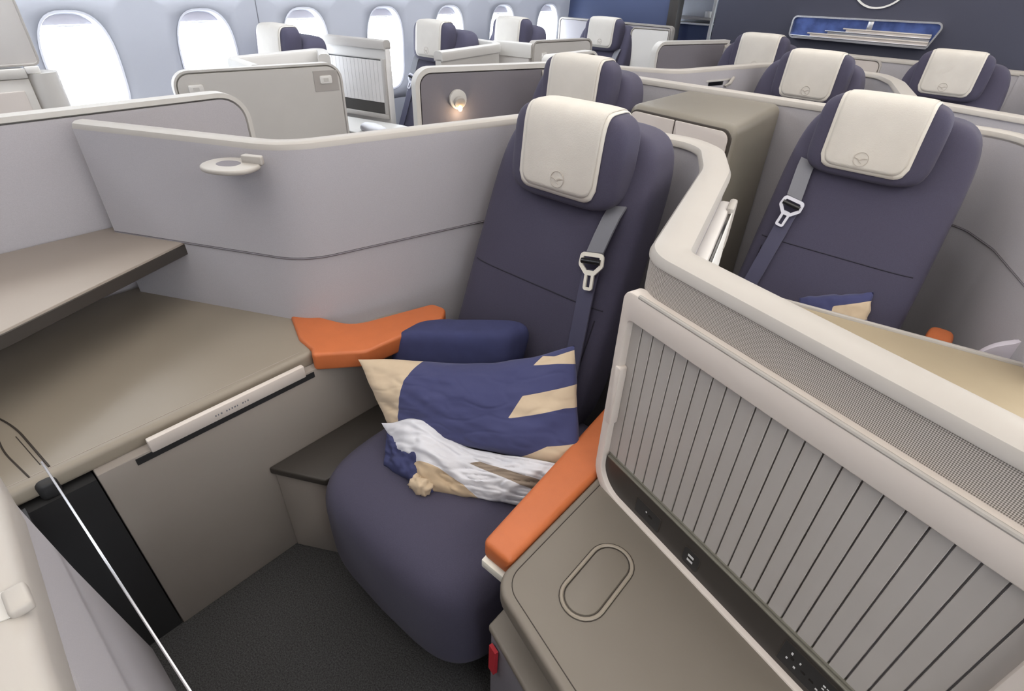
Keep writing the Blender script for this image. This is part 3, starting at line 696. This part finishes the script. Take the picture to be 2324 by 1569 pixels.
# ------------------------------------------------------------------ pillows and bedding
def inside(p, poly):
    x, y = p; r = False; n = len(poly)
    for i in range(n):
        x1, y1 = poly[i]; x2, y2 = poly[(i+1) % n]
        if (y1 > y) != (y2 > y) and x < (x2-x1)*(y-y1)/(y2-y1)+x1: r = not r
    return r
def sdf(p, polys):
    best = -9
    for poly in polys:
        d = 9
        for i in range(len(poly)):
            a = Vector(poly[i]); b = Vector(poly[(i+1) % len(poly)]); q = Vector(p); ab = b-a
            tt = max(0, min(1, (q-a).dot(ab)/max(ab.dot(ab), 1e-9))); d = min(d, (q-a-ab*tt).length)
        best = max(best, d if inside(p, poly) else -d)
    return best
def pillow_bm(C, th, nu, nv, tint=(), tint2=(), sag=None, wr=0.006, seed=0, flat=0.5, crease=1.0):
    TL, TR, BR, BL = [Vector(c) for c in C]
    nrm = ((TR-TL).cross(BL-TL)).normalized()
    if nrm.y > 0: nrm = -nrm
    bm = bmesh.new(); l1 = bm.verts.layers.float.new('tint'); l2 = bm.verts.layers.float.new('tint2')
    for side in (1, -1):
        g = []
        for i in range(nu+1):
            row = []
            for j in range(nv+1):
                u = i/nu; v = j/nv
                p = (TL*(1-u)+TR*u)*(1-v)+(BL*(1-u)+BR*u)*v
                if sag: p = p+sag(u, v)
                e = (max(0.0, math.sin(PI*u))*max(0.0, math.sin(PI*v)))**flat
                k = wr*(noise.noise(Vector((u*5+seed, v*4, 1.3)))+0.6*noise.noise(Vector((u*11+seed, v*9, 5.3))))*min(1, e*2.0)
                c1 = noise.noise(Vector((u*3+v*7+seed, v*2-u*5, 9.1))); c2 = noise.noise(Vector((u*17+seed, v*6, 2.7)))
                k += wr*crease*(max(0.0, 0.55-abs(c1)*3.2)*-0.9+0.35*c2)*min(1, e*2.5)
                ed = (1-min(1, e*1.6))*0.010*crease
                q = p+nrm*(side*th/2*e+k*(1 if side > 0 else 0.3))+(TR-TL).normalized()*ed*noise.noise(Vector((u*2+seed, v*7, 0.4)))+(BL-TL).normalized()*ed*noise.noise(Vector((u*8, v*2+seed, 3.4)))
                vv = bm.verts.new(q); vv[l1] = sdf((u, v), tint) if tint else -1; vv[l2] = sdf((u, v), tint2) if tint2 else -1
                row.append(vv)
            g.append(row)
        for i in range(nu):
            for j in range(nv): bm.faces.new((g[i][j], g[i+1][j], g[i+1][j+1], g[i][j+1]))
    bmesh.ops.remove_doubles(bm, verts=bm.verts[:], dist=1e-5)
    return bm
tan = [[(-0.1, -0.1), (0.335, -0.1), (0.325, 0.0), (0.235, 0.25), (0.12, 0.72), (0.05, 1.1), (-0.1, 1.1)],
       [(0.83, 0.085), (0.87, 0.015), (0.92, 0.05), (1.1, 0.02), (1.1, 0.20), (0.93, 0.12)],
       [(0.70, 0.58), (0.78, 0.36), (1.1, 0.30), (1.1, 0.52), (0.95, 0.50)],
       [(0.60, 1.1), (0.72, 0.97), (0.86, 0.83), (1.1, 0.76), (1.1, 1.1)]]
def sagp(u, v):
    return Vector((0, 0, -0.035*math.sin(PI*u)*(1-v)+0.01*math.sin(2*PI*u)*(1-v)))
bm = pillow_bm([(-1.10, 0.645, 0.655), (-0.595, 0.955, 0.79), (-0.440, 0.80, 0.575), (-0.935, 0.615, 0.51)], 0.125, 130, 84, tan, (), sagp, 0.010, 2.0, 0.5, 0.4)
pl1 = single('pillow', bm, M['pillow_print'], 'large navy pillow with tan patches lying on the seat', 'pillow', angle=80)
# turned-open end of the case: white lining with taupe stripe and tan lobe
st = [[(0.50, 0.36), (0.55, 0.27), (0.80, 0.40), (1.1, 0.42), (1.1, 0.66), (0.82, 0.60), (0.62, 0.45)]]
lob = [[(-0.1, 0.66), (0.15, 0.62), (0.30, 0.66), (0.46, 0.80), (0.60, 1.1), (-0.1, 1.1)]]
def sagb(u, v): return Vector((0, 0, 0.045*math.exp(-((u-0.22)/0.16)**2)*(1-v)+0.018*math.sin(PI*u*3)*(1-v)*0.5))
bm = pillow_bm([(-0.955, 0.605, 0.525), (-0.43, 0.79, 0.585), (-0.50, 0.70, 0.475), (-0.77, 0.55, 0.465)], 0.075, 100, 50, st, lob, sagb, 0.014, 8.0, 0.5, 0.7)
single('pillow_case_flap', bm, M['blanket_print'], 'crumpled white bedding end with taupe stripe under the navy pillow', 'bedding', angle=80)
bm = pillow_bm([(-0.95, 0.615, 0.515), (-0.72, 0.66, 0.52), (-0.72, 0.565, 0.462), (-0.885, 0.545, 0.465)], 0.085, 40, 26, (), (), None, 0.014, 4.0, 0.5, 0.4)
single('bedding_fold', bm, M['navy_cloth'], 'dark navy bedding fold tucked under the white bedding end', 'bedding', angle=80)
bm = superell((-0.752, 0.56, 0.482), 0.030, 0.022, 0.024, 0.7, 0.7, 30, 18, lambda q: q*(1+0.30*noise.noise(q*70)+0.18*noise.noise(q*150)))
single('cloth_knot', bm, M['tan_cloth'], 'small crumpled tan cloth knot on the seat cushion', 'cloth', angle=80)
# folded navy blanket between pillow and backrest
def rollw(q): return Vector((q.x, q.y+0.25*q.z, q.z))+Vector((1, 0.3, 0.2))*0.006*noise.noise(q*14)
bm = superell((-0.965, 0.90, 0.605), 0.165, 0.065, 0.105, 0.35, 0.4, 48, 26, lambda q: rollw(Vector((q.x, q.y+0.45*q.x-0.012*max(0, 1-abs(q.x+0.03)*30), q.z*(0.92+0.9*q.x)+0.10*q.x))))
single('folded_blanket', bm, M['navy_cloth'], 'folded navy blanket standing behind the large pillow', 'blanket', angle=80)

# ------------------------------------------------------------------ foot area at the lower left
t = Thing('front_shell', 'mauve-grey front wall with broad off-white top beside the dark foot space', 'partition', (-0.6, -0.3, 0))
wallp = [(-1.19, 0.0), (-0.785, 0.80), (-0.70, 1.0), (-0.66, 1.12), (0.25, 1.12), (0.25, 0.0)]
bm = bmesh.new(); add_hull(bm, [(x, -0.062, z) for x, z in wallp], [(x, -0.10, z) for x, z in wallp]); t.part('wall_panel', bm, M['partition'])
lip = fillet([(-0.78, -0.30), (0.25, -0.30), (0.25, -0.075), (-0.33, -0.062), (-0.52, -0.048), (-0.72, -0.055)], [0.05, 0, 0, 0.1, 0.1, 0.05], 6, True)
t.part('top_panel', prism([(p.x, p.y) for p in lip], 1.12, TOP, 0.014, 4), M['cap'])
t.part('latch_recess', disc((-0.387, -0.069, TOP), (0, 0, 1), 0.013, 0.0008), M['cap_grey'])
t.part('latch', box(-0.396, -0.372, -0.070, -0.056, TOP-0.004, TOP+0.006, 0.003, 3), M['cap'])
t = Thing('silver_rail', 'thin straight silver rail above the dark foot space', 'rail', (-0.6, -0.03, 0.85))
def tv(x0, x1, y0, y1, z0, z1, b=0.0):
    bm = bmesh.new(); k = 0.026
    add_hull(bm, [(x0, k*x0+y0-0.004, z0), (x1, k*x1+y0-0.004, z0), (x1, k*x1+y1-0.004, z0), (x0, k*x0+y1-0.004, z0)], [(x0, k*x0+y0-0.004, z1), (x1, k*x1+y0-0.004, z1), (x1, k*x1+y1-0.004, z1), (x0, k*x0+y1-0.004, z1)])
    bmesh.ops.recalc_face_normals(bm, faces=bm.faces[:]); bevel_all(bm, b, 2); return bm
t.part('bar', tv(-0.925, -0.30, -0.0032, 0.0, 0.888, 0.902, 0.0008), M['silver'])
t.part('end_bracket', box(-0.36, -0.31, -0.065, -0.0125, 0.885, 0.899), M['silver'])
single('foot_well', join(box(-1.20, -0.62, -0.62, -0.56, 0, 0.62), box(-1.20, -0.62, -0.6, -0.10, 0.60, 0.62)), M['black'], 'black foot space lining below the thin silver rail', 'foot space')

# ------------------------------------------------------------------ bronze cabinet and seat surroundings of the second row
t = Thing('cabinet', 'bronze cabinet with rounded top and two pale doors between two seats', 'cabinet', (-0.9, 2.15, 0))
cp = [(-1.105, 1.955), (-0.655, 1.885), (-0.69, 2.44), (-1.105, 2.44)]
t.part('body', prism(cp, 0.0, 1.165, 0.035, 5), M['cabinet'])
cd = (Vector(cp[1])-Vector(cp[0])).normalized(); cnn = Vector((cd.y, -cd.x))
def cpt(s, z, d): q = Vector(cp[0])+cd*s+cnn*d; return Vector((q.x, q.y, z))
def cround(s0, s1, z0, z1, d0, d1, r):
    ring = fillet([cpt(s0, z0, 0), cpt(s1, z0, 0), cpt(s1, z1, 0), cpt(s0, z1, 0)], r, 6, True); k = Vector((cnn.x, cnn.y, 0))
    bm = bmesh.new(); add_hull(bm, [q+k*d0 for q in ring], [q+k*d1 for q in ring]); bmesh.ops.recalc_face_normals(bm, faces=bm.faces[:]); bevel_all(bm, 0.002, 2); return bm
t.part('door_recess', cround(0.012, 0.443, 0.40, 1.150, -0.01, 0.001, [0.004, 0.004, 0.035, 0.035]), M['seam'])
t.part('door', cround(0.016, 0.215, 0.405, 1.143, -0.004, 0.006, [0.004, 0.004, 0.004, 0.03]), M['door'])
t.part('door', cround(0.221, 0.434, 0.405, 1.143, -0.004, 0.006, [0.004, 0.004, 0.03, 0.004]), M['door'])
t = Thing('foot_housing', 'warm beige foot housing with lipped edge behind the slatted shutter', 'console', (0.0, 1.2, 0))
gp = [(-0.33, 0.90), (0.55, 0.68), (0.55, 1.86), (-0.385, 1.705)]
t.part('top', prism(gp, 0.69, 0.715, 0.004, 2), M['gold'])
t.part('edge_lip', prism([(-0.385, 1.705), (0.55, 1.86), (0.55, 1.874), (-0.385, 1.719)], 0.66, 0.722, 0.003, 2), M['cap'])
t.part('body', prism([(-0.31, 0.96), (0.53, 0.75), (0.53, 1.83), (-0.36, 1.68)], 0.0, 0.69), M['taupe_panel'])
tan2 = [[(0.52, 0.22), (1.1, 0.12), (1.1, 0.43), (0.52, 0.48)]]
bm = pillow_bm([(-0.31, 1.935, 0.645), (-0.105, 1.955, 0.735), (-0.065, 1.885, 0.545), (-0.265, 1.885, 0.52)], 0.06, 40, 24, tan2, (), None, 0.004, 5.0, 0.35, 0.6)
single('pillow', bm, M['pillow_print'], 'small navy pillow with one tan patch on the cabinet-side seat', 'pillow', angle=80)
single('armrest', superell((0.11, 1.955, 0.632), 0.036, 0.09, 0.026, 0.5, 0.5, 30, 16), M['orange'], 'orange armrest tip showing beside the beige foot housing', 'armrest', 'orange armrests')
sw = fillet([(0.20, 1.90, 0.58), (0.235, 1.90, 0.695), (0.295, 1.90, 0.735), (0.315, 1.90, 0.83), (0.40, 1.90, 0.95)], 0.10, 8)
single('curved_strap', sweep(sw, [(-0.022, -0.016), (0.022, -0.016), (0.025, 0.0), (0.022, 0.016), (-0.022, 0.016), (-0.025, 0.0)], (0, 1, 0)), M['lilac'], 'pale lilac curved strap above the beige foot housing', 'strap')

# ------------------------------------------------------------------ window side suites
def plate(T, p0, p1, s, z, w, h, side=1):
    """small sign plate on an upright panel, at distance s along it"""
    p0 = Vector(p0); d = (Vector(p1)-p0).normalized(); nr = Vector((d.y, -d.x))*side
    ring = fillet([Vector((*(p0+d*(s+a*w/2)), z+b*h/2)) for a, b in ((-1, -1), (1, -1), (1, 1), (-1, 1))], 0.006, 4, True); k = Vector((nr.x, nr.y, 0))
    bm = bmesh.new(); add_hull(bm, [q+k*0.015 for q in ring], [q+k*0.027 for q in ring]); bmesh.ops.recalc_face_normals(bm, faces=bm.faces[:]); bevel_all(bm, 0.002, 2)
    pt = T.part('sign_plate', bm, M['plate'])
    ring = [Vector((*(p0+d*(s+a*w/5)), z+b*h/5)) for a, b in ((-1, -1), (1, -1), (1, 1), (-1, 1))]
    bm = bmesh.new(); add_hull(bm, [q+k*0.024 for q in ring], [q+k*0.0285 for q in ring]); T.part('sign_mark', bm, M['cap_grey'], pt, smooth=False)
t = Thing('suite_door', 'beige-grey aisle door panel with two small sign plates', 'partition', (-2.5, 1.24, 0), 'window suite door panels')
vpanel(t, (-2.565, 0.90), (-2.44, 1.565), 0.0, TOP, 0.05, 0.06, M['cap_grey'], M['cap_grey'], 0.04, 0.014, 0.042)
plate(t, (-2.565, 0.90), (-2.44, 1.565), 0.065, 1.128, 0.055, 0.03); plate(t, (-2.565, 0.90), (-2.44, 1.565), 0.61, 1.128, 0.055, 0.034)
def on_panel(p0, p1, s0, s1, z0, z1, d0, d1):
    p0 = Vector(p0); d = (Vector(p1)-p0).normalized(); nr = Vector((d.y, -d.x))
    P = lambda s, z, e: Vector((*(p0+d*s+nr*e), z))
    bm = bmesh.new(); add_hull(bm, [P(s0, z0, d0), P(s1, z0, d0), P(s1, z1, d0), P(s0, z1, d0)], [P(s0, z0, d1), P(s1, z0, d1), P(s1, z1, d1), P(s0, z1, d1)]); return bm
t.part('latch_plate', on_panel((-2.565, 0.90), (-2.44, 1.565), 0.555, 0.668, 1.08, 1.165, 0.015, 0.0225), M['slat'])
t = Thing('window_console', 'grey rimmed console tray behind the door panel with two sign plates', 'console', (-2.8, 1.6, 0))
rimp = fillet([(-2.62, 1.27), (-2.93, 1.31), (-3.02, 1.86), (-2.78, 1.72)], [0, 0.05, 0.03, 0], 6)
t.part('rim', sweep(rimp, cap_profile(0.06, 0.10, 1.185)), M['cap_grey'])
t.part('tray', prism([(-2.60, 1.28), (-2.92, 1.32), (-3.01, 1.85), (-2.78, 1.71), (-2.52, 1.46)], 0.0, 1.115), M['partition'])

t = Thing('window_cabinet', 'white window cabinet with narrow slats above a dark strip', 'cabinet', (-3.3, 2.3, 0))
wa, wb = Vector((-3.60, 2.21)), Vector((-3.08, 2.34)); wdv = (wb-wa).normalized(); wn = Vector((wdv.y, -wdv.x))
def wpt(s, z, d): q = wa+wdv*s+wn*d; return Vector((q.x, q.y, z))
def wbox(s0, s1, z0, z1, d0, d1, bev=0.0):
    bm = bmesh.new(); add_hull(bm, [wpt(s0, z0, d0), wpt(s1, z0, d0), wpt(s1, z1, d0), wpt(s0, z1, d0)], [wpt(s0, z0, d1), wpt(s1, z0, d1), wpt(s1, z1, d1), wpt(s0, z1, d1)])
    bmesh.ops.recalc_face_normals(bm, faces=bm.faces[:]); bevel_all(bm, bev, 2); return bm
WL = (wb-wa).length
t.part('body', wbox(0, WL, 0, 1.16, -0.05, 0.0, 0.004), M['shellwhite'])
t.part('top_cap', sweep([wpt(0, 0, -0.02), wpt(WL, 0, -0.02)], cap_profile(0.07, 0.05, 1.195)), M['cap'])
t.part('band', wbox(0.0, WL, 1.09, 1.145, 0.0, 0.004), M['cap_grey'])
fr2 = t.part('slat_frame', join(wbox(0.03, 0.06, 0.745, 1.09, 0, 0.014, 0.003), wbox(0.50, 0.53, 0.745, 1.09, 0, 0.014, 0.003), wbox(0.03, 0.53, 0.735, 0.765, 0, 0.016, 0.004)), M['cap'])
t.part('slat_back', wbox(0.055, 0.505, 0.765, 1.085, 0.0, 0.003), M['black'], fr2)
for i in range(14):
    s0 = 0.066+i*0.031
    t.part('slat', wbox(s0, s0+0.0295, 0.835, 1.08, 0.003, 0.009), M['shellwhite'], fr2)
t.part('socket_strip', wbox(0.06, 0.50, 0.768, 0.832, 0.003, 0.010), M['taupe_dark'], fr2)
t = Thing('window_deck', 'pale deck with dark front in front of the window cabinet slats', 'console', (-3.2, 2.1, 0))
t.part('top', prism([(-3.57, 2.185), (-3.57, 1.96), (-2.75, 2.02), (-2.82, 2.35), (-2.98, 2.34)], 0.68, 0.72, 0.008, 3), M['cap_grey'])
t.part('body', prism([(-3.45, 2.17), (-3.45, 1.985), (-2.78, 2.04), (-2.84, 2.31)], 0.0, 0.68), M['taupe_dark'])
bm = superell((-2.93, 2.08, 0.742), 0.10, 0.045, 0.026, 0.7, 0.7, 40, 20, lambda q: q*(1+0.22*noise.noise(q*22)))
single('crumpled_cloth', bm, M['white_cloth'], 'crumpled white cloth lying on the pale window deck', 'cloth', angle=80)

t = Thing('window_shell', 'curved white shell around the window seat with the belt tongue', 'partition', (-2.75, 2.6, 0))
wp = fillet([(-2.585, 2.33), (-2.62, 2.52), (-2.72, 3.03), (-3.45, 3.06)], [0, 0.05, 0.16, 0], 8)
t.part('wall_panel', sweep(wp, rect_profile(-0.02, 0.02, 0.0, 1.14)), M['cap_grey'])
t.part('top_cap', sweep(wp, cap_profile(0.06, 0.05, TOP)), M['cap_grey'])
t = Thing('suite_door', 'short grey aisle door panel with two square sign plates and white front', 'partition', (-2.6, 3.4, 0), 'window suite door panels')
vpanel(t, (-2.57, 3.16), (-2.49, 3.70), 0.0, TOP, 0.02, 0.04, M['cap_grey'], M['cap'], 0.04, 0.016, 0.05)
plate(t, (-2.57, 3.16), (-2.49, 3.70), 0.09, 1.10, 0.05, 0.05); plate(t, (-2.57, 3.16), (-2.49, 3.70), 0.47, 1.105, 0.04, 0.04)
t.part('front_panel', on_panel((-2.86, 3.10), (-2.57, 3.15), 0.0, 0.29, 0.0, 1.10, -0.02, 0.02), M['shellwhite'])
t.part('front_cap', sweep([(-2.86, 3.11), (-2.56, 3.16)], cap_profile(0.07, 0.085, TOP)), M['cap_grey'])
t = Thing('aisle_partition', 'short aisle partition with rounded end behind the second-row headrest', 'partition', (-2.005, 2.8, 0))
vpanel(t, (-2.005, 2.60), (-2.005, 3.05), 0.0, TOP, 0.02, 0.06, M['partition'], M['cap_grey'], 0.05, 0.020, 0.053)
t = Thing('rear_screen', 'wide pale grey screen in front of the blue bulkhead beside the windows', 'partition', (-3.0, 4.8, 0))
vpanel(t, (-3.54, 4.78), (-2.40, 4.78), 0.35, 1.225, 0.02, 0.02, M['partition'], M['cap'], 0.04, 0.018, 0.05)
t = Thing('rear_end_panel', 'plain white upright end panel beside the seat at the blue bulkhead', 'partition', (-2.5, 4.6, 0))
vpanel(t, (-2.66, 4.60), (-2.36, 4.66), 0.0, 1.215, 0.03, 0.01, M['plate'], M['cap'], 0.04, 0.012, 0.046)
# monitor and cabinet by the first window
t = Thing('monitor', 'large white monitor back with grey outline by the first window', 'monitor', (-2.9, 0.2, 1.2))
mo = fillet([(-2.9, -0.55, 1.21), (-2.9, 0.555, 1.21), (-2.9, 0.555, 1.85), (-2.9, -0.55, 1.85)], 0.02, 4, True)
bm = bmesh.new(); add_hull(bm, [q-Vector((0.03, 0, 0)) for q in mo], [q+Vector((0.0, 0, 0)) for q in mo]); bmesh.ops.recalc_face_normals(bm, faces=bm.faces[:]); bevel_all(bm, 0.005, 2)
t.part('back_panel', bm, M['shellwhite'])
t.part('outline', sweep(mo, circ(0.0045, 6), (1, 0, 0), True), M['slat'])
t = Thing('window_cupboard', 'pale cupboard with rounded column beneath the white monitor', 'cupboard', (-2.9, 0.2, 0))
t.part('body', box(-3.3, -2.89, -0.6, 0.50, 0.0, 1.165, 0.006, 2), M['cap_grey'])
t.part('front_panel', box(-2.892, -2.882, -0.5, 0.47, 0.3, 1.125, 0.004, 2), M['door'])
t.part('slot', box(-2.895, -2.878, -0.2, 0.34, 1.172, 1.188), M['gloss_black'])
t.part('column', disc((-2.93, 0.55, 0.0), (0, 0, 1), 0.055, 1.18, 28), M['cap_grey'])
t.part('top_lip', box(-3.3, -2.885, -0.6, 0.50, 1.165, 1.20, 0.006, 2), M['cap_grey'])
t.part('hinge', box(-2.91, -2.885, 0.50, 0.545, 1.18, 1.205, 0.004, 2), M['plate'])

# ------------------------------------------------------------------ rear bulkhead fittings
t = Thing('magazine_rack', 'long silver magazine rack with stepped bars on the navy bulkhead', 'rack', (-1.03, 4.93, 1.23))
rk = fillet([(-1.50, 4.93, 1.232), (-0.60, 4.93, 1.232), (-0.545, 4.93, 1.382), (-1.50, 4.93, 1.368)], [0.03, 0.02, 0.03, 0.03], 6, True)
bm = bmesh.new(); add_hull(bm, [q+Vector((0, 0.038, 0)) for q in rk], [q+Vector((0, 0.02, 0)) for q in rk]); t.part('back_plate', bm, mat('rack_blue_reflection', (96, 116, 178), 0.25, metal=0.6, mottle=0.4, mottle_scale=14))  # blue base colour paints in the mirrored seat fabric on the metal plate
t.part('frame', sweep(rk, [(-0.007, -0.02), (0.004, -0.02), (0.004, 0.04), (-0.007, 0.04)], (0, 1, 0), True), M['silver'])
for k in range(4):
    x0 = -1.49+0.115*k if k else -1.49; z = 1.242+0.021*k
    t.part('bar', join(box(x0, -0.60, 4.905+0.006*k, 4.925+0.006*k, z, z+0.008, 0.002, 2), box(x0+0.02, -0.60, 4.915+0.006*k, 4.93+0.006*k, z-0.014, z, 0.0, 1)), M['shutterframe'] if k % 2 else M['silver'])
t.part('divider', box(-1.0, -0.965, 4.935, 4.955, 1.29, 1.37, 0.002, 2), M['silver'])
ringp = [(-1.0+0.183*math.cos(2*PI*k/64), 4.962, 1.625+0.183*math.sin(2*PI*k/64)) for k in range(64)]
t = Thing('wall_emblem', 'round silver ring emblem on the navy bulkhead above the magazine rack', 'emblem', (-1.0, 4.96, 1.44))
t.part('ring', sweep(ringp, [(-0.0055, -0.008), (0.0055, -0.008), (0.0055, 0.004), (-0.0055, 0.004)], (0, -1, 0), True), M['plate'])
bird = [(-0.155, 0.03), (-0.08, -0.005), (-0.03, -0.05), (0.0, -0.035), (0.035, 0.0), (0.15, 0.03), (0.07, 0.035), (0.02, 0.02), (-0.025, -0.018), (-0.08, 0.015)]
bm = bmesh.new(); add_hull(bm, [(-1.0+a, 4.972, 1.625+b) for a, b in bird], [(-1.0+a, 4.955, 1.625+b) for a, b in bird]); t.part('bird', bm, M['plate'])
# galley seen through the aisle opening
t = Thing('galley_unit', 'pale galley unit with white posts and counter beyond the left aisle', 'galley', (-2.5, 5.6, 0))
t.part('back_panel', box(-2.80, -2.25, 5.62, 5.66, 0.0, 2.2), M['galley'])
t.part('post', box(-2.76, -2.735, 5.5, 5.53, 0.0, 2.2, 0.003, 1), M['plate']); t.part('post', box(-2.40, -2.375, 5.5, 5.53, 0.0, 2.2, 0.003, 1), M['plate'])
t.part('counter', box(-2.74, -2.40, 5.48, 5.62, 1.265, 1.285, 0.003, 1), M['slat'])
t.part('counter', box(-2.74, -2.40, 5.48, 5.62, 1.225, 1.24, 0.003, 1), M['plate'])
t.part('blue_bin', box(-2.73, -2.41, 5.54, 5.62, 1.0, 1.222, 0.01, 2), M['bulk2'])
single('paper_cup', prism([(-2.45+0.03*math.cos(2*PI*k/16), 5.55+0.03*math.sin(2*PI*k/16)) for k in range(16)], 1.285, 1.335, 0.002, 1), M['plate'], 'small white cup on the galley counter', 'cup')
struct('trim_2', box(-2.56, -2.475, YB+0.0, YB+0.1, 0, 2.28, 0.004, 2), M['strip'])
